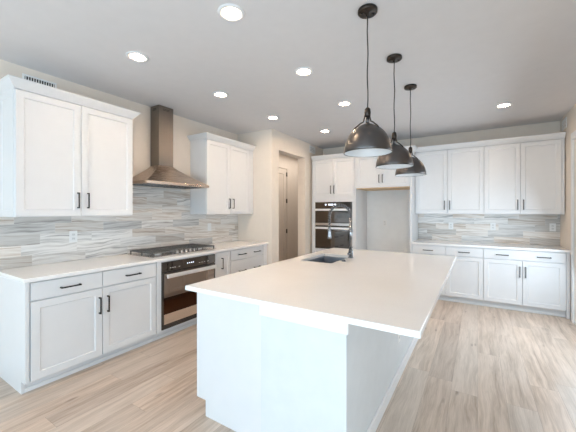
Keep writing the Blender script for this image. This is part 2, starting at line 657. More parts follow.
# side door with glass and white casing
bm = bmesh.new()
CW = 0.09
for a, b, z0, z1 in ((S1, S1 + CW, 0, SZ), (S0 - CW, S0, 0, SZ), (S0 - CW, S1 + CW, SZ, SZ + CW)):
    add_box(bm, (XR - 0.018, a, z0), (XR - 0.001, b, z1), ID, 0.002)
sd = struct('door_2', bm, M['trim'])
bm = bmesh.new()
for a, b, z0, z1 in ((S0, S0 + 0.06, 0.03, SZ), (S1 - 0.06, S1, 0.03, SZ), (S0 + .06, S1 - .06, 0.03, 0.11),
                     (S0 + .06, S1 - .06, SZ - 0.08, SZ), (4.19, 4.27, 0.11, SZ - 0.08)):
    add_box(bm, (XR + 0.04, a, z0), (XR + 0.09, b, z1))
add_box(bm, (XR + 0.0, S0, 0.0), (XR + 0.15, S1, 0.03))
obj('frame', bm, M['trim'], sd)
for a, b in ((S0 + 0.06, 4.19), (4.27, S1 - 0.06)):
    obj('pane', box((XR + 0.06, a, 0.11), (XR + 0.066, b, SZ - 0.08)), M['pane'], sd)

# baseboards
struct('baseboard_right', box((XR - 0.013, S1 + CW, 0), (XR - 0.0005, YB - 0.66, 0.11), ID, 0.003), M['trim'])
struct('baseboard_doorway', box((XD + 0.0005, D1, 0), (XD + 0.013, 5.34, 0.11), ID, 0.003), M['trim'])
struct('baseboard_left', box((XW + 0.0005, REAR, 0), (XW + 0.013, 0.85, 0.11), ID, 0.003), M['trim'])

# ------------------------------------------------------------------ backsplashes
bm = bmesh.new()
add_box(bm, (0.885, 0.0008, CT + 0.001), (YR - 0.001, 0.010, 1.3815), LEFT)
add_box(bm, (1.936, 0.0008, 1.3815), (3.010, 0.010, 1.735), LEFT)
tag(obj('tile_backsplash', bm, M['tileL']), 'grey and beige streaked plank tile backsplash behind the cooktop on the left wall', 'backsplash')
tag(obj('tile_backsplash', box((-0.924, 0.0008, CT + 0.001), (XR - 0.001, 0.010, 1.381), BACK), M['tileB']),
    'grey streaked plank tile backsplash on the far back wall', 'backsplash')

# ------------------------------------------------------------------ left run: base cabinets
TL, FL, CL = 0.551, 0.645, 0.667      # toe, door face and counter depth
BZ0, BZ1 = 0.10, 0.883


def carcass(par, a0, a1, v1, z0, z1, mp, name='cabinet_body'):
    return obj(name, box((a0, 0.002, z0), (a1, v1, z1), mp, 0.001), M['paint'], par)


def toe(par, a0, a1, v, mp):
    obj('shoe_molding', box((a0, v + 0.0004, 0.0), (a1, v + 0.014, 0.032), mp, 0.004), M['trim'], par)
    return obj('toe_kick', box((a0, 0.002, 0.0), (a1, v, BZ0 - 0.001), mp), M['paint'], par)


g = 0.002
b1 = thing('base_cabinet', 'white two-door base cabinet with two drawers at the near end of the left run', 'cabinet', LEFT(1.47, 0.3, 0))
carcass(b1, 0.922, 2.025, FL - 0.021, BZ0, BZ1, LEFT)
toe(b1, 0.922, 2.025, TL, LEFT)
bm = bmesh.new()      # end panel running to the floor with a toe notch
pts = [(0.002, 0.0), (TL + 0.012, 0.0), (TL + 0.012, BZ0), (FL, BZ0), (FL, BZ1), (0.002, BZ1)]
A = [bm.verts.new(LEFT(0.900, v, z)) for v, z in pts]
Bq = [bm.verts.new(LEFT(0.9215, v, z)) for v, z in pts]
bm.faces.new(A)
bm.faces.new(Bq[::-1])
for i in range(6):
    j = (i + 1) % 6
    bm.faces.new((A[i], A[j], Bq[j], Bq[i]))
bmesh.ops.recalc_face_normals(bm, faces=bm.faces)
obj('end_panel', bm, M['paint'], b1)
slab(b1, 0.936, 1.463, 0.735, 0.872, FL, LEFT, (1.203,), 0.797)
slab(b1, 1.469, 2.014, 0.735, 0.872, FL, LEFT, (1.755,), 0.797)
door(b1, 0.936, 1.463, 0.104, 0.722, FL, LEFT, 1.436, 0.568)
door(b1, 1.469, 2.014, 0.104, 0.722, FL, LEFT, 1.509, 0.568)

b2 = thing('oven_base_cabinet', 'white base cabinet surround holding the single oven under the cooktop', 'cabinet', LEFT(2.46, 0.3, 0))
bm = bmesh.new()
add_box(bm, (2.026, 0.002, BZ0), (2.080, FL - 0.001, BZ1), LEFT, 0.001)
add_box(bm, (2.877, 0.002, BZ0), (2.893, FL - 0.001, BZ1), LEFT, 0.001)
add_box(bm, (2.081, 0.002, BZ0), (2.876, FL - 0.001, 0.118), LEFT, 0.001)
add_box(bm, (2.081, 0.002, 0.866), (2.876, FL - 0.001, BZ1), LEFT, 0.001)
add_box(bm, (2.081, 0.002, 0.118), (2.876, 0.02, 0.866), LEFT)
obj('cabinet_body', bm, M['paint'], b2)
toe(b2, 2.026, 2.893, TL, LEFT)

b3 = thing('pull_out_cabinet', 'narrow white pull-out base cabinet right of the single oven', 'cabinet', LEFT(3.03, 0.3, 0))
carcass(b3, 2.894, 3.178, FL - 0.021, BZ0, BZ1, LEFT)
toe(b3, 2.894, 3.178, TL, LEFT)
door(b3, 2.90, 3.172, 0.104, 0.872, FL, LEFT, 3.0, 0.722, name='pull_out_front', w=0.05)

b4 = thing('drawer_cabinet', 'white wide three-drawer base cabinet at the far end of the left run', 'cabinet', LEFT(3.6, 0.3, 0))
carcass(b4, 3.179, 4.050, FL - 0.021, BZ0, BZ1, LEFT)
toe(b4, 3.179, 4.050, TL, LEFT)
for z0, z1, hz in ((0.735, 0.872, 0.80), (0.428, 0.722, 0.56), (0.104, 0.416, 0.26)):
    slab(b4, 3.186, 3.938, z0, z1, FL, LEFT, (3.42, 3.77), hz)
obj('filler', box((3.944, FL - 0.0205, BZ0), (4.050, FL, BZ1), LEFT, 0.001), M['paint'], b4)

tag(obj('countertop', box((0.885, 0.002, 0.884), (YR - 0.001, CL, CT), LEFT, 0.003), M['quartz']),
    'long white quartz countertop of the left run with the gas cooktop on it', 'countertop')

# ------------------------------------------------------------------ wall oven under the cooktop
ov = thing('wall_oven', 'black single wall oven with a bright bar handle below the gas cooktop', 'oven', LEFT(2.478, 0.3, 0.119))
OF = 0.655
obj('oven_body', box((2.084, 0.03, 0.120), (2.873, FL - 0.004, 0.864), LEFT), M['blackst'], ov)
cp = obj('control_panel', box((2.084, FL - 0.003, 0.757), (2.873, OF, 0.864), LEFT, 0.002), M['dglass'], ov)
obj('display', box((2.40, OF + 0.0004, 0.803), (2.53, OF + 0.0012, 0.823), LEFT), M['blackst'], cp)
for q in (2.42, 2.45, 2.48, 2.505):
    obj('digit', box((q, OF + 0.0014, 0.807), (q + 0.012, OF + 0.002, 0.819), LEFT), M['display'], cp)
for q in (2.18, 2.21, 2.24, 2.30, 2.60, 2.64, 2.68, 2.74):
    obj('touch_key', box((q, OF + 0.0004, 0.79), (q + 0.018, OF + 0.001, 0.797), LEFT), M['grey'], cp)
od = obj('oven_door', box((2.084, FL - 0.003, 0.168), (2.873, OF, 0.752), LEFT, 0.003), M['blackst'], ov)
obj('glass_panel', box((2.105, OF + 0.0005, 0.47), (2.852, OF + 0.003, 0.735), LEFT, 0.001), M['glass'], od)
obj('window', box((2.105, OF + 0.0005, 0.287), (2.852, OF + 0.0026, 0.469), LEFT, 0.001), M['darkrefl'], od)['label'] = 'dark reflected band painted on the oven door'  # no separate window here: dark reflection painted as its own piece
obj('floor_reflection', box((2.105, OF + 0.0005, 0.176), (2.852, OF + 0.003, 0.286), LEFT, 0.001), M['floorrefl'], od)['label'] = 'floor reflection painted on the oven door'  # no trim here: the floor's bright reflection built as a pale strip
bm = bmesh.new()
add_box(bm, (2.112, OF + 0.040, 0.690), (2.845, OF + 0.058, 0.735), LEFT, 0.006)
for q in (2.16, 2.797):
    add_box(bm, (q - 0.012, OF + 0.004, 0.700), (q + 0.012, OF + 0.041, 0.722), LEFT, 0.002)
obj('handle', bm, M['handle'], od)
bm = bmesh.new()
add_box(bm, (2.084, FL - 0.003, 0.120), (2.873, OF - 0.004, 0.164), LEFT, 0.002)
obj('vent_trim', bm, M['blackst'], ov)
for zz in (0.132, 0.148):
    obj('vent_slot', box((2.12, OF - 0.0035, zz), (2.84, OF - 0.0028, zz + 0.006), LEFT), M['slot'], ov)

# ------------------------------------------------------------------ gas cooktop
C0, C1, CV0, CV1 = 2.03, 2.985, 0.075, 0.568
ck = thing('gas_cooktop', 'stainless gas cooktop with black cast iron grates and front knobs on the left counter', 'cooktop', LEFT(2.51, 0.32, CT))
bm = bmesh.new()
add_box(bm, (C0, CV0, CT + 0.0005), (C1, CV1, CT + 0.009), LEFT, 0.003)
obj('steel_tray', bm, M['steelh'], ck)
tz = CT + 0.009
bx = [(2.20, 0.21), (2.20, 0.41), (2.5075, 0.29), (2.815, 0.21), (2.815, 0.41)]
for i, (u, v) in enumerate(bx):
    r = 0.052 if i == 2 else 0.040
    bm = bmesh.new()
    add_lathe(bm, [(0, 0), (r, 0), (r * 0.95, 0.010), (r * 0.7, 0.014), (0, 0.014)], LEFT(u, v, tz), 24)
    bn = obj('burner', bm, M['grey'], ck)
    bm = bmesh.new()
    add_lathe(bm, [(0, 0.0145), (r * 0.72, 0.0145), (r * 0.72, 0.020), (r * 0.6, 0.023), (0, 0.023)], LEFT(u, v, tz), 24)
    obj('burner_cap', bm, M['iron'], bn)
for i in range(3):
    a = C0 + 0.018 + i * 0.3085
    b = a + 0.3005
    v0 = CV0 + 0.015
    v1 = CV1 - (0.13 if i == 1 else 0.02)
    bm = bmesh.new()
    zt0, zt1 = tz + 0.030, tz + 0.043
    for q in (a, b - 0.011):
        add_box(bm, (q, v0, zt0), (q + 0.011, v1, zt1), LEFT, 0.002)
    for q in (v0, v1 - 0.011):
        add_box(bm, (a + 0.011, q, zt0), (b - 0.011, q + 0.011, zt1), LEFT, 0.002)
    n = 5
    for j in range(1, n + 1):
        q = a + (b - a) * j / (n + 1)
        add_box(bm, (q - 0.0045, v0 + 0.011, zt0 + 0.002), (q + 0.0045, v1 - 0.011, zt1), LEFT)
    add_box(bm, (a + 0.011, (v0 + v1) / 2 - 0.005, zt0), (b - 0.011, (v0 + v1) / 2 + 0.005, zt1 - 0.001), LEFT)
    for q in (a + 0.004, b - 0.016):
        for w in (v0, v1 - 0.012, (v0 + v1) / 2 - 0.006):
            add_box(bm, (q, w, tz + 0.0005), (q + 0.012, w + 0.012, zt0 + 0.003), LEFT)
    obj('grate', bm, M['iron'], ck)
for i in range(5):
    bm = bmesh.new()
    add_lathe(bm, [(0, 0.0005), (0.021, 0.0005), (0.021, 0.005), (0.017, 0.008), (0.0155, 0.026), (0.013, 0.030), (0, 0.030)],
              LEFT(2.40 + i * 0.066, 0.500, tz), 20)
    add_box(bm, (2.40 + i * 0.066 - 0.004, 0.486, tz + 0.029), (2.40 + i * 0.066 + 0.004, 0.514, tz + 0.034), LEFT, 0.001)
    obj('knob', bm, M['steelx'], ck)

# ------------------------------------------------------------------ range hood
hd = thing('range_hood', 'stainless chimney range hood with flared canopy above the gas cooktop', 'range hood', LEFT(2.47, 0.2, 1.737))
H0, H1, HV = 2.012, 2.928, 0.485
K0, K1, KV = 2.375, 2.587, 0.178
bm = bmesh.new()
N = 12
loops = []
for i in range(N + 1):
    t = i / N
    e = (1 - t) ** 1.18                      # concave flare
    z = 1.777 + (2.012 - 1.777) * t
    a0 = K0 + (H0 - K0) * e
    a1 = K1 + (H1 - K1) * e
    v1 = KV + (HV - KV) * e
    loops.append([bm.verts.new(LEFT(*q)) for q in ((a0, 0.002, z), (a0, v1, z), (a1, v1, z), (a1, 0.002, z))])
for A, B in zip(loops, loops[1:]):
    for k in range(4):
        f = bm.faces.new((A[k], A[(k + 1) % 4], B[(k + 1) % 4], B[k]))
bm.faces.new(loops[0])
bm.faces.new(loops[-1])
bmesh.ops.recalc_face_normals(bm, faces=bm.faces)
obj('canopy', bm, M['hood'], hd)
bm = bmesh.new()
add_box(bm, (H0 - 0.002, 0.002, 1.746), (H1 + 0.002, HV + 0.002, 1.7765), LEFT, 0.003)
lip = obj('rim', bm, M['hood'], hd)
for q in range(5):
    bm = bmesh.new()
    add_lathe(bm, [(0, 0), (0.007, 0), (0.007, 0.004), (0, 0.004)], LEFT(2.60 + q * 0.03, HV + 0.002, 1.758), 12, 'X')
    obj('button', bm, M['blackst'], lip)
for q in (2.05, 2.475):
    bm = bmesh.new()
    add_box(bm, (q, 0.06, 1.7435), (q + 0.41, HV - 0.05, 1.7458), LEFT)
    for j in range(9):
        add_box(bm, (q + 0.02, 0.08 + j * 0.04, 1.741), (q + 0.39, 0.095 + j * 0.04, 1.7436), LEFT)
    obj('grease_filter', bm, M['blackst'], hd)
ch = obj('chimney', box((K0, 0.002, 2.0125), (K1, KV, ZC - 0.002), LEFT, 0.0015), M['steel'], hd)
bm = bmesh.new()
for zz in (2.715, 2.727, 2.739):
    add_box(bm, (K0 - 0.0006, 0.05, zz), (K0 - 0.0001, 0.125, zz + 0.005), LEFT)
obj('vent_slots', bm, M['slot'], ch)
bm = bmesh.new()
add_box(bm, (K0 + 0.06, KV + 0.0001, 2.72), (K1 - 0.06, KV + 0.0006, 2.725), LEFT)
add_box(bm, (K0 + 0.06, KV + 0.0001, 2.735), (K1 - 0.06, KV + 0.0006, 2.740), LEFT)
obj('vent_slots', bm, M['slot'], ch)

# ------------------------------------------------------------------ left wall: upper cabinets
UD, UZ0, UZ1 = 0.350, 1.3825, 2.4499
u1 = thing('upper_cabinet', 'white two-door wall cabinet with crown left of the range hood', 'cabinet', LEFT(1.42, 0.17, UZ0))
carcass(u1, 0.924, 1.931, UD - 0.021, UZ0, UZ1, LEFT)
door(u1, 0.926, 1.414, UZ0 + 0.004, UZ1 - 0.004, UD, LEFT, 1.386, 1.534)
door(u1, 1.419, 1.929, UZ0 + 0.004, UZ1 - 0.004, UD, LEFT, 1.472, 1.534)
obj('end_frame', front_bm(0.004, UD - 0.022, UZ0, UZ1, 0.0005, 0.006, lambda a, v, z: LEFT(0.924 - v, a, z), 0.05, 0.004), M['paint'], u1)
obj('crown', crown_bm(0.924, 1.931, 0.002, UD - 0.001, UZ1 + 0.0005, 1, 1, LEFT), M['paint'], u1)
u2 = thing('upper_cabinet', 'white two-door wall cabinet with crown right of the range hood', 'cabinet', LEFT(3.55, 0.17, UZ0))
carcass(u2, 3.014, YR - 0.002, UD - 0.021, UZ0, UZ1, LEFT)
door(u2, 3.016, 3.483, UZ0 + 0.004, UZ1 - 0.004, UD, LEFT, 3.462, 1.545)
door(u2, 3.488, 3.954, UZ0 + 0.004, UZ1 - 0.004, UD, LEFT, 3.545, 1.545)
obj('filler', box((3.958, UD - 0.0205, UZ0), (YR - 0.002, UD, UZ1), LEFT, 0.001), M['paint'], u2)
obj('crown', crown_bm(3.014, YR - 0.002, 0.002, UD - 0.001, UZ1 + 0.0005, 1, 0, LEFT), M['paint'], u2)

# ------------------------------------------------------------------ back run: tall units
TD = 0.640
TZ1 = 2.430
tc = thing('tall_oven_cabinet', 'tall white cabinet holding the double oven beside the doorway', 'cabinet', BACK(-2.35, 0.3, 0))
bm = bmesh.new()
add_box(bm, (-2.781, 0.002, BZ0), (-2.714, TD - 0.001, 1.69), BACK, 0.001)
add_box(bm, (-1.957, 0.002, BZ0), (-1.914, TD - 0.001, 1.69), BACK, 0.001)
add_box(bm, (-2.713, 0.002, 0.68), (-1.958, TD - 0.001, 0.702), BACK, 0.001)
add_box(bm, (-2.713, 0.002, 1.604), (-1.958, TD - 0.001, 1.69), BACK, 0.001)
add_box(bm, (-2.781, 0.002, 1.6905), (-1.914, TD - 0.021, TZ1), BACK, 0.001)
add_box(bm, (-2.713, 0.002, BZ0), (-1.958, TD - 0.021, 0.68), BACK)
add_box(bm, (-2.713, 0.002, 0.702), (-1.958, 0.02, 1.604), BACK)
obj('cabinet_body', bm, M['paint'], tc)
toe(tc, -2.781, -1.914, 0.544, BACK)
obj('filler', box((XD + 0.002, TD - 0.17, 0.0), (-2.7815, TD - 0.115, TZ1), BACK, 0.001), M['paint'], tc)
door(tc, -2.777, -2.341, 1.706, TZ1 - 0.01, TD, BACK, -2.380, 1.838)
door(tc, -2.336, -1.918, 1.706, TZ1 - 0.01, TD, BACK, -2.312, 1.838)
slab(tc, -2.705, -1.965, 0.41, 0.672, TD, BACK, (-2.335,), 0.56)
slab(tc, -2.705, -1.965, 0.104, 0.40, TD, BACK, (-2.335,), 0.27)

dv = thing('double_oven', 'built-in double wall oven with two bright bar handles in the tall cabinet', 'oven', BACK(-2.336, 0.3, 0.704))
obj('oven_body', box((-2.711, 0.03, 0.704), (-1.960, TD - 0.003, 1.602), BACK), M['blackst'], dv)
V = TD + 0.012
cp = obj('control_panel', box((-2.711, TD - 0.002, 1.500), (-1.960, V, 1.601), BACK, 0.002), M['dglass'], dv)
for a, b in ((-2.50, -2.47), (-2.43, -2.33), (-2.31, -2.27)):
    obj('display', box((a, V + 0.0004, 1.54), (b, V + 0.001, 1.565), BACK), M['display'], cp)
for z0, z1, hz, nm in ((1.150, 1.496, 1.455, 'upper_door'), (0.722, 1.140, 1.105, 'lower_door')):
    d = obj(nm, box((-2.711, TD - 0.002, z0), (-1.960, V, z1), BACK, 0.003), M['blackst'], dv)
    obj('window', box((-2.690, V + 0.0004, z0 + (0.068 if z0 > 1 else 0.02)), (-1.981, V + 0.003, hz - 0.035), BACK, 0.001), M['dglass'], d)
    if z0 > 1:
        obj('steel_band', box((-2.708, V + 0.0004, 1.152), (-1.963, V + 0.004, 1.200), BACK, 0.001), M['steelx'], d)
    bm = bmesh.new()
    add_box(bm, (-2.69, V + 0.038, hz - 0.020), (-1.981, V + 0.056, hz + 0.020), BACK, 0.006)
    for q in (-2.63, -2.04):
        add_box(bm, (q - 0.012, V + 0.0005, hz - 0.012), (q + 0.012, V + 0.039, hz + 0.012), BACK, 0.002)
    obj('handle', bm, M['handle'], d)
obj('vent_trim', box((-2.711, TD - 0.002, 0.704), (-1.960, V - 0.004, 0.719), BACK, 0.001), M['blackst'], dv)

fr = thing('refrigerator_surround', 'white cabinet bridge with side panels around the empty refrigerator recess', 'cabinet', BACK(-1.41, 0.3, 0))
obj('side_panel', box((-1.913, 0.002, 0.0), (-1.886, TD, TZ1), BACK, 0.001), M['paint'], fr)
obj('side_panel', box((-0.957, 0.002, 0.0), (-0.9275, TD, TZ1), BACK, 0.001), M['paint'], fr)
obj('cabinet_body', box((-1.885, 0.002, 1.846), (-0.958, TD - 0.021, TZ1), BACK, 0.001), M['paint'], fr)
obj('bottom_panel', box((-1.885, 0.002, 1.832), (-0.958, TD - 0.023, 1.8455), BACK), M['maple'], fr)['label'] = 'raw maple underside'
door(fr, -1.882, -1.437, 1.850, TZ1 - 0.01, TD, BACK, -1.463, 1.997, hlen=0.14)
door(fr, -1.432, -0.960, 1.850, TZ1 - 0.01, TD, BACK, -1.405, 1.997, hlen=0.14)
tag(obj('crown_molding', crown_bm(-2.783, -0.9275, 0.42, TD - 0.001, TZ1 + 0.0005, 0, 1, BACK), M['paint']),
    'white crown molding along the top of the tall oven and refrigerator cabinets', 'crown molding')

# ------------------------------------------------------------------ back run: uppers and bases
UB = 0.350
BU0, BU1 = 1.383, 2.447
u3 = thing('upper_cabinet', 'white two-door wall cabinet on the back wall next to the refrigerator recess', 'cabinet', BACK(-0.41, 0.17, BU0))
carcass(u3, -0.925, 0.084, UB - 0.021, BU0, BU1, BACK)
door(u3, -0.92, -0.426, BU0 + 0.006, BU1 - 0.006, UB, BACK, -0.467, 1.527)
door(u3, -0.421, 0.081, BU0 + 0.006, BU1 - 0.006, UB, BACK, -0.389, 1.527)
u4 = thing('upper_cabinet', 'white two-door wall cabinet on the back wall nearest the right corner', 'cabinet', BACK(0.55, 0.17, BU0))
carcass(u4, 0.0845, 1.004, UB - 0.021, BU0, BU1, BACK)
door(u4, 0.0875, 0.536, BU0 + 0.006, BU1 - 0.006, UB, BACK, 0.505, 1.525)
door(u4, 0.541, 1.000, BU0 + 0.006, BU1 - 0.006, UB, BACK, 0.574, 1.525)
obj('filler', box((1.0045, 0.002, BU0), (1.032, UB - 0.006, BU1), BACK, 0.001), M['paint'], u4)
tag(obj('crown_molding', crown_bm(-0.925, 1.034, 0.002, UB - 0.001, BU1 + 0.0005, 0, 0, BACK, h=0.078), M['paint']),
    'white crown molding above the back wall cabinets by the right corner', 'crown molding')

FB, TB, CB = 0.630, 0.544, 0.653
b5 = thing('base_cabinet', 'white back wall base cabinet beside the refrigerator recess partly behind the island', 'cabinet', BACK(-0.43, 0.3, 0))
carcass(b5, -0.927, 0.071, FB - 0.021, BZ0, BZ1, BACK)
toe(b5, -0.927, 0.071, TB, BACK)
slab(b5, -0.922, -0.431, 0.738, 0.872, FB, BACK, (-0.682,), 0.799)
slab(b5, -0.425, 0.068, 0.738, 0.872, FB, BACK, (-0.178,), 0.799)
door(b5, -0.922, -0.431, 0.104, 0.726, FB, BACK, -0.46, 0.575)
door(b5, -0.425, 0.068, 0.104, 0.726, FB, BACK, -0.395, 0.575)
b6 = thing('base_cabinet', 'white back wall base cabinet with one wide two-handle drawer in the right corner', 'cabinet', BACK(0.55, 0.3, 0))
carcass(b6, 0.0715, 1.0, FB - 0.021, BZ0, BZ1, BACK)
toe(b6, 0.0715, 1.0, TB, BACK)
slab(b6, 0.0745, 0.990, 0.738, 0.872, FB, BACK, (0.301, 0.767), 0.797)
door(b6, 0.0745, 0.531, 0.104, 0.726, FB, BACK, 0.503, 0.572)
door(b6, 0.537, 0.990, 0.104, 0.726, FB, BACK, 0.568, 0.572)
obj('filler', box((1.001, 0.002, 0.0), (1.036, FB - 0.012, BZ1), BACK, 0.001), M['paint'], b6)
tag(obj('countertop', box((-0.927, 0.002, 0.884), (XR - 0.002, CB, CT), BACK, 0.003), M['quartz']),
    'white quartz countertop along the back wall under the grey backsplash', 'countertop')

# ------------------------------------------------------------------ island
IX0, IX1, IY0, IY1 = -1.727, -0.209, 1.409, 3.97
BX0, BXM, BX1, BY0, BY1 = -1.700, -1.125, -0.575, 1.490, 3.90
isl = thing('kitchen_island', 'large white kitchen island base with plain end panel and low side wall', 'kitchen island', (-1.15, 2.7, 0))
bm = bmesh.new()      # near end panel with toe notch
pts = [(-1.612, 0.0), (BXM - 0.0005, 0.0), (BXM - 0.0005, 0.883), (BX0, 0.883), (BX0, 0.112), (-1.612, 0.112)]
A = [bm.verts.new((x, BY0, z)) for x, z in pts]
Bq = [bm.verts.new((x, BY0 + 0.02, z)) for x, z in pts]
bm.faces.new(A)
bm.faces.new(Bq[::-1])
for i in range(6):
    j = (i + 1) % 6
    bm.faces.new((A[i], A[j], Bq[j], Bq[i]))
bmesh.ops.recalc_face_normals(bm, faces=bm.faces)
obj('end_panel', bm, M['paint'], isl)
bm = bmesh.new()
add_box(bm, (BX0 + 0.021, BY0 + 0.0205, 0.112), (BX0 + 0.04, BY1, 0.883))
add_box(bm, (BX0 + 0.04, BY1 - 0.02, 0.112), (BXM - 0.001, BY1, 0.883))
add_box(bm, (BX0 + 0.04, BY0 + 0.0205, 0.112), (BXM - 0.001, BY1 - 0.02, 0.13))
obj('cabinet_body', bm, M['paint'], isl)
obj('toe_kick', box((-1.612, BY0 + 0.0205, 0), (-1.585, BY1, 0.111)), M['paint'], isl)
IM = lambda u, v, z: (BX0 + 0.02 - v, u, z)
yy = [BY0 + 0.02, 1.97, 2.44, 2.74, 3.41, 3.9]
for i, (a, b) in enumerate(zip(yy, yy[1:])):
    if i == 3:
        m = (a + b) / 2
        slab(isl, a + 0.003, b - 0.003, 0.738, 0.872, 0.02, IM, (), name='false_front')
        door(isl, a + 0.003, m - 0.002, 0.118, 0.726, 0.02, IM, m - 0.04, 0.57)
        door(isl, m + 0.002, b - 0.003, 0.118, 0.726, 0.02, IM, m + 0.04, 0.57)
    else:
        slab(isl, a + 0.003, b - 0.003, 0.738, 0.872, 0.02, IM, ((a + b) / 2,), 0.80)
        door(isl, a + 0.003, b - 0.003, 0.118, 0.726, 0.02, IM, b - 0.04, 0.57)
bm = bmesh.new()
add_box(bm, (BXM, BY0 - 0.004, 0.0), (BX1, BY0 + 0.13, 0.883))
add_box(bm, (BX1 - 0.12, BY0 + 0.13, 0.0), (BX1, BY1, 0.883))
obj('low_wall', bm, M['lowwall'], isl)['label'] = 'painted plaster low wall'
obj('cap_board', box((BXM - 0.0, BY0 - 0.024, 0.802), (BX1 + 0.016, BY0 - 0.0045, 0.8825), ID, 0.0015), M['trim'], isl)
obj('baseboard', box((BX1 + 0.0005, BY0 + 0.002, 0.0), (BX1 + 0.014, BY1, 0.092), ID, 0.003), M['trim'], isl)

SX0, SX1, SY0, SY1 = -1.592, -1.228, 2.772, 3.368
bm = bmesh.new()


def ring(x0, x1, y0, y1, z):
    return [bm.verts.new(q) for q in ((x0, y0, z), (x1, y0, z), (x1, y1, z), (x0, y1, z))]


r = 0.003
L = [ring(SX0, SX1, SY0, SY1, 0.884), ring(IX0, IX1, IY0, IY1, 0.884), ring(IX0, IX1, IY0, IY1, CT - r),
     ring(IX0 + r, IX1 - r, IY0 + r, IY1 - r, CT), ring(SX0, SX1, SY0, SY1, CT)]
for A, B in zip(L, L[1:] + L[:1]):
    for k in range(4):
        bm.faces.new((A[k], A[(k + 1) % 4], B[(k + 1) % 4], B[k]))
bmesh.ops.recalc_face_normals(bm, faces=bm.faces)
tag(obj('island_countertop', bm, M['quartz']), 'large white quartz island countertop with the sink cutout', 'countertop')

# sink
sk = thing('kitchen_sink', 'undermount stainless sink set into the island countertop', 'sink', (-1.405, 3.07, 0.68))
bm = bmesh.new()
o1 = 0.012
tt = [ring(SX0 - o1, SX1 + o1, SY0 - o1, SY1 + o1, 0.8835), ring(SX0 + 0.002, SX1 - 0.002, SY0 + 0.002, SY1 - 0.002, 0.8835),
      ring(SX0 + 0.004, SX1 - 0.004, SY0 + 0.004, SY1 - 0.004, 0.70), ring(SX0 + 0.02, SX1 - 0.02, SY0 + 0.02, SY1 - 0.02, 0.682),
      ring(SX0 + 0.02, SX1 - 0.02, SY0 + 0.02, SY1 - 0.02, 0.679), ring(SX0 + 0.001, SX1 - 0.001, SY0 + 0.001, SY1 - 0.001, 0.698),
      ring(SX0 - 0.001, SX1 + 0.001, SY0 - 0.001, SY1 + 0.001, 0.880), ring(SX0 - o1, SX1 + o1, SY0 - o1, SY1 + o1, 0.880)]
for A, B in zip(tt[:4], tt[1:4]):
    for k in range(4):
        bm.faces.new((A[k], A[(k + 1) % 4], B[(k + 1) % 4], B[k]))
bm.faces.new(tt[3])
for A, B in zip(tt[4:], tt[5:]):
    for k in range(4):
        bm.faces.new((A[k], A[(k + 1) % 4], B[(k + 1) % 4], B[k]))
bm.faces.new(tt[4][::-1])
for k in range(4):
    bm.faces.new((tt[0][k], tt[7][k], tt[7][(k + 1) % 4], tt[0][(k + 1) % 4]))
bmesh.ops.recalc_face_normals(bm, faces=bm.faces)
obj('basin', bm, M['sink'], sk)
bm = bmesh.new()
add_lathe(bm, [(0, 0.6822), (0.055, 0.6822), (0.052, 0.6865), (0.04, 0.6835), (0, 0.6835)], (-1.405, 3.07, 0), 24)
obj('drain', bm, M['steelx'], sk)

# faucet
FX, FY = -1.187, 3.201
fc = thing('kitchen_faucet', 'tall chrome spring-neck faucet standing behind the island sink', 'faucet', (FX, FY, CT))
bm = bmesh.new()
add_lathe(bm, [(0, CT + 0.0005), (0.030, CT + 0.0005), (0.030, CT + 0.007), (0.026, CT + 0.010), (0.024, CT + 0.085), (0.020, CT + 0.092), (0, CT + 0.092)], (FX, FY, 0), 24)
obj('base', bm, M['chrome'], fc)
bm = bmesh.new()
add_lathe(bm, [(0, CT + 0.0925), (0.0175, CT + 0.0925), (0.0175, 1.36), (0, 1.36)], (FX, FY, 0), 20)
obj('stem', bm, M['chrome'], fc)
R_ = 0.128
cx_, cz_ = FX - R_, 1.372
path = [(FX, FY, 1.362)] + [(cx_ + R_ * math.cos(t), FY, cz_ + R_ * math.sin(t)) for t in [PI * k / 24 for k in range(25)]]
path += [(FX - 2 * R_, FY, 1.372 - 0.02 * k) for k in range(1, 7)]
path = [(x, y, z - 0.0) for x, y, z in path]
bm = bmesh.new()
add_tube(bm, path, 0.0075, 10)
obj('hose', bm, M['cord'], fc)
pv = [Vector(p) for p in path]
lens = [0]
for a, b in zip(pv, pv[1:]):
    lens.append(lens[-1] + (b - a).length)
tot = lens[-1]
turns, per = 27, 12
hel = []
for i in range(turns * per + 1):
    s = tot * i / (turns * per)
    j = 0
    while j < len(lens) - 2 and lens[j + 1] < s:
        j += 1
    f_ = (s - lens[j]) / (lens[j + 1] - lens[j])
    p = pv[j].lerp(pv[j + 1], f_)
    d = (pv[j + 1] - pv[j]).normalized()
    x = Vector((0, 1, 0))
    y = d.cross(x)
    t = 2 * PI * i / per
    hel.append(p + (x * math.cos(t) + y * math.sin(t)) * 0.0150)
bm = bmesh.new()
add_tube(bm, hel, 0.0044, 6)
obj('spring', bm, M['chrome'], fc)
HXx = FX - 2 * R_
bm = bmesh.new()
add_lathe(bm, [(0, 1.252), (0.014, 1.252), (0.016, 1.235), (0.018, 1.19), (0.023, 1.15), (0.025, 1.12), (0.022, 1.114), (0, 1.114)], (HXx, FY, 0), 20)
obj('spray_head', bm, M['chrome'], fc)
bm = bmesh.new()
add_tube(bm, [(FX, FY, 1.215), (FX - 0.1, FY, 1.215), (HXx + 0.024, FY, 1.215)], 0.007, 10)
add_lathe(bm, [(0.0185, 1.203), (0.025, 1.203), (0.025, 1.227), (0.0185, 1.227), (0.0185, 1.203)], (HXx, FY, 0), 20)
add_lathe(bm, [(0.0177, 1.20), (0.024, 1.20), (0.024, 1.23), (0.0177, 1.23), (0.0177, 1.20)], (FX, FY, 0), 20)
obj('holder_arm', bm, M['chrome'], fc)
bm = bmesh.new()
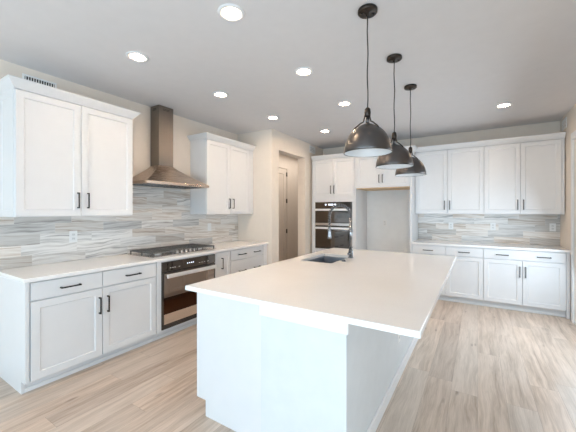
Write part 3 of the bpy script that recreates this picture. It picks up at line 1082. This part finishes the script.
add_lathe(bm, [(0, 0), (0.013, 0), (0.013, 0.045), (0, 0.045)], (FX, FY - 0.065, CT + 0.055), 16, 'Y')
add_tube(bm, [(FX, FY - 0.055, CT + 0.06), (FX + 0.03, FY - 0.06, CT + 0.11), (FX + 0.05, FY - 0.065, CT + 0.135)], [0.006, 0.005, 0.004], 8)
obj('handle', bm, M['chrome'], fc)

bm = bmesh.new()
add_lathe(bm, [(0, CT + 0.0005), (0.024, CT + 0.0005), (0.024, CT + 0.006), (0.018, CT + 0.009), (0.017, CT + 0.015), (0, CT + 0.015)], (-1.168, 2.945, 0), 20)
tag(obj('sink_button', bm, M['chrome']), 'small round chrome disposal button on the island top in front of the faucet', 'button')

# ------------------------------------------------------------------ pendants
pd = thing('pendant_light', 'largest and nearest of the three bronze dome pendant lights above the island', 'pendant light', (-0.622, 1.994, ZC), 'dome pendants above the island')
px, py = -0.622, 1.994
RZ = 1.820
bm = bmesh.new()
add_lathe(bm, [(0, ZC - 0.001), (0.062, ZC - 0.001), (0.064, ZC - 0.006), (0.064, ZC - 0.022), (0.060, ZC - 0.026), (0.014, ZC - 0.028), (0.010, ZC - 0.045), (0, ZC - 0.045)], (px, py, 0), 32)
can = obj('canopy', bm, M['dbronze'], pd)
for t in (0.6, 0.6 + PI):
    bm = bmesh.new()
    add_lathe(bm, [(0, 0), (0.006, 0), (0.005, -0.006), (0, -0.007)], (px + 0.04 * math.cos(t), py + 0.04 * math.sin(t), ZC - 0.0275), 10)
    obj('screw', bm, M['black'], can)
bm = bmesh.new()
top = RZ + 0.305
add_tube(bm, [(px + 0.0025 * math.sin(k * 1.1) * (0 < k < 12), py, top + (ZC - 0.045 - top) * k / 12) for k in range(13)], 0.0042, 8)
obj('cord', bm, M['cord'], pd)
bm = bmesh.new()
add_lathe(bm, [(0, top), (0.008, top - 0.002), (0.018, top - 0.012), (0.021, top - 0.035), (0.019, top - 0.06), (0.013, top - 0.066), (0.013, top - 0.066), (0, top - 0.066)], (px, py, 0), 20)
obj('socket', bm, M['dbronze'], pd)
bm = bmesh.new()
add_lathe(bm, [(0, RZ + 0.1955), (0.013, RZ + 0.1955), (0.012, top - 0.067), (0, top - 0.067)], (px, py, 0), 16)
obj('stem', bm, M['bronze'], pd)
for k in range(3):
    t = 2 * PI * k / 3 + 0.56 + PI
    c, s_ = math.cos(t), math.sin(t)
    bm = bmesh.new()
    pr = [(0.017, top - 0.05), (0.022, top - 0.075), (0.030, top - 0.10), (0.044, RZ + 0.199), (0.062, RZ + 0.184), (0.084, RZ + 0.166), (0.096, RZ + 0.151)]
    add_tube(bm, [(px + a * c, py + a * s_, z) for a, z in pr], 0.0042, 8)
    obj('strut', bm, M['dbronze'], pd)
outer = [(0.155, 0.0), (0.155, 0.012), (0.153, 0.03), (0.149, 0.05), (0.1435, 0.07), (0.136, 0.090), (0.125, 0.112), (0.109, 0.136), (0.089, 0.156), (0.067, 0.172), (0.044, 0.184), (0.024, 0.192), (0.0135, 0.196)]
bm = bmesh.new()
inner = [(r_ - 0.002, h - 0.0015 if h > 0.02 else h) for r_, h in outer]
add_lathe(bm, [(a, RZ + h) for a, h in outer] + [(a, RZ + h) for a, h in inner[::-1]] + [(0.155, RZ)], (px, py, 0), 48)
sh = obj('shade', bm, M['bronze'], pd)
bm = bmesh.new()
add_lathe(bm, [(a - 0.0025, RZ + h - 0.0025 if h > 0.02 else RZ + h + 0.001) for a, h in outer] + [(0, RZ + 0.191)], (px, py, 0), 48)
obj('shade_lining', bm, M['lining'], sh)['label'] = 'white enamel lining'
bm = bmesh.new()
add_tube(bm, [(px + 0.156 * math.cos(2 * PI * k / 48), py + 0.156 * math.sin(2 * PI * k / 48), RZ + 0.001) for k in range(48)], 0.0022, 6, closed=True)
obj('rim', bm, M['dbronze'], sh)
bm = bmesh.new()
add_lathe(bm, [(0, RZ + 0.045), (0.018, RZ + 0.05), (0.029, RZ + 0.075), (0.026, RZ + 0.10), (0.014, RZ + 0.13), (0.014, RZ + 0.189), (0, RZ + 0.189)], (px, py, 0), 20)
obj('bulb', bm, M['bulb'], pd)
dup(pd, (-0.617, 2.734, ZC), 'middle of the three bronze dome pendant lights above the island')
dup(pd, (-0.613, 3.463, ZC), 'smallest and farthest of the three bronze dome pendant lights above the island')

# ------------------------------------------------------------------ recessed lights
def can_light(x, y, label):
    t = thing('recessed_light', label, 'ceiling light', (x, y, ZC - 0.0005), 'recessed ceiling lights')
    bm = bmesh.new()
    add_lathe(bm, [(0.066, ZC - 0.001), (0.092, ZC - 0.001), (0.090, ZC - 0.006), (0.070, ZC - 0.009), (0.066, ZC - 0.004), (0.066, ZC - 0.001)], (x, y, 0), 32)
    obj('trim_ring', bm, M['trim'], t)
    bm = bmesh.new()
    add_lathe(bm, [(0, ZC - 0.0035), (0.0655, ZC - 0.0035), (0.0655, ZC - 0.0015), (0, ZC - 0.0015)], (x, y, 0), 32)
    obj('lens', bm, M['lens'], t)
    return t


c0 = can_light(-1.414, 1.536, 'round recessed ceiling light nearest the camera, left of the first pendant')
for x, y, lb in ((-2.509, 1.540, 'round recessed ceiling light in front of the first wall cabinet, left of the range hood'),
                 (-1.419, 2.555, 'round recessed ceiling light just left of the nearest pendant cord'),
                 (-2.515, 2.552, 'round recessed ceiling light in front of the range hood chimney'),
                 (-1.415, 3.590, 'round recessed ceiling light just above the nearest pendant shade, left of its cord'),
                 (-2.500, 3.582, 'round recessed ceiling light in front of the cabinet right of the hood'),
                 (-2.178, 4.653, 'farthest round recessed ceiling light, near the doorway and oven cabinet'),
                 (0.283, 4.714, 'round recessed ceiling light at right, over the back wall cabinets')):
    dup(c0, (x, y, ZC - 0.0005), lb)

# ------------------------------------------------------------------ outlets and switch plates
def outlet(u, v, z, mp, label, kind='outlet', name='wall_outlet'):
    t = thing(name, label, kind, mp(u, v, z), 'white wall plates')
    p = obj('cover_plate', box((u - 0.037, v + 0.0004, z - 0.06), (u + 0.037, v + 0.0055, z + 0.06), mp, 0.0018), M['plate'], t)
    if kind == 'outlet':
        for s in (-1, 1):
            so = obj('socket', box((u - 0.016, v + 0.0057, z + s * 0.021 - 0.014), (u + 0.016, v + 0.0072, z + s * 0.021 + 0.014), mp, 0.0006), M['grey'], t)
            bm = bmesh.new()
            for w in (-0.007, 0.005):
                add_box(bm, (u + w, v + 0.0073, z + s * 0.021 - 0.004), (u + w + 0.002, v + 0.0077, z + s * 0.021 + 0.005), mp)
            obj('slots', bm, M['slot'], so)
    else:
        obj('rocker', box((u - 0.016, v + 0.0057, z - 0.033), (u + 0.016, v + 0.0085, z + 0.033), mp, 0.001), M['plate'], t)
    return t


outlet(1.490, 0.010, 1.166, LEFT, 'white outlet plate on the left backsplash below the first wall cabinet')
outlet(3.380, 0.010, 1.180, LEFT, 'white switch plate on the left backsplash right of the cooktop', 'switch', 'wall_switch')
outlet(-1.527, 0.0016, 1.197, BACK, 'white outlet plate inside the empty refrigerator recess')
outlet(-0.395, 0.010, 1.172, BACK, 'leftmost white outlet plate on the back wall backsplash')
outlet(0.213, 0.010, 1.178, BACK, 'middle white outlet plate on the back wall backsplash')
outlet(0.957, 0.010, 1.185, BACK, 'rightmost white outlet plate on the back wall backsplash by the corner')
outlet(2.711, 0.0, 0.37, lambda u, v, z: (BX1 + v, u, z), 'white outlet plate low on the island side wall under the overhang')


# ------------------------------------------------------------------ air registers
def register(u0, u1, z0, z1, mp, label, n, vertical=True):
    t = thing('air_register', label, 'air vent', mp((u0 + u1) / 2, 0, z0))
    f = 0.016
    bm = bmesh.new()
    add_box(bm, (u0, 0.0004, z0), (u0 + f, 0.008, z1), mp, 0.001)
    add_box(bm, (u1 - f, 0.0004, z0), (u1, 0.008, z1), mp, 0.001)
    add_box(bm, (u0 + f, 0.0004, z0), (u1 - f, 0.008, z0 + f), mp, 0.001)
    add_box(bm, (u0 + f, 0.0004, z1 - f), (u1 - f, 0.008, z1), mp, 0.001)
    obj('frame', bm, M['plate'], t)
    obj('duct_opening', box((u0 + f, 0.0004, z0 + f), (u1 - f, 0.0015, z1 - f), mp), M['slot'], t)
    for i in range(n):
        bm = bmesh.new()
        if vertical:
            q = u0 + f + (u1 - u0 - 2 * f) * (i + 0.5) / n
            add_box(bm, (q - 0.0028, 0.0016, z0 + f), (q + 0.0028, 0.0075, z1 - f), mp)
        else:
            q = z0 + f + (z1 - z0 - 2 * f) * (i + 0.5) / n
            add_box(bm, (u0 + f, 0.0016, q - 0.010), (u1 - f, 0.0075, q + 0.010), mp)
        obj('louver', bm, M['plate'], t)


register(1.075, 1.345, 2.56, 2.712, LEFT, 'white air register with dark slots on the left wall above the first cabinet', 12)
register(5.36, 5.60, 2.60, 2.745, lambda u, v, z: (XD + v, u, z), 'small white air register high on the wall beside the doorway', 4, False)
register(5.60, 5.86, 2.59, 2.735, lambda u, v, z: (XR - v, u, z), 'small white air register high in the right corner by the ceiling', 4, False)
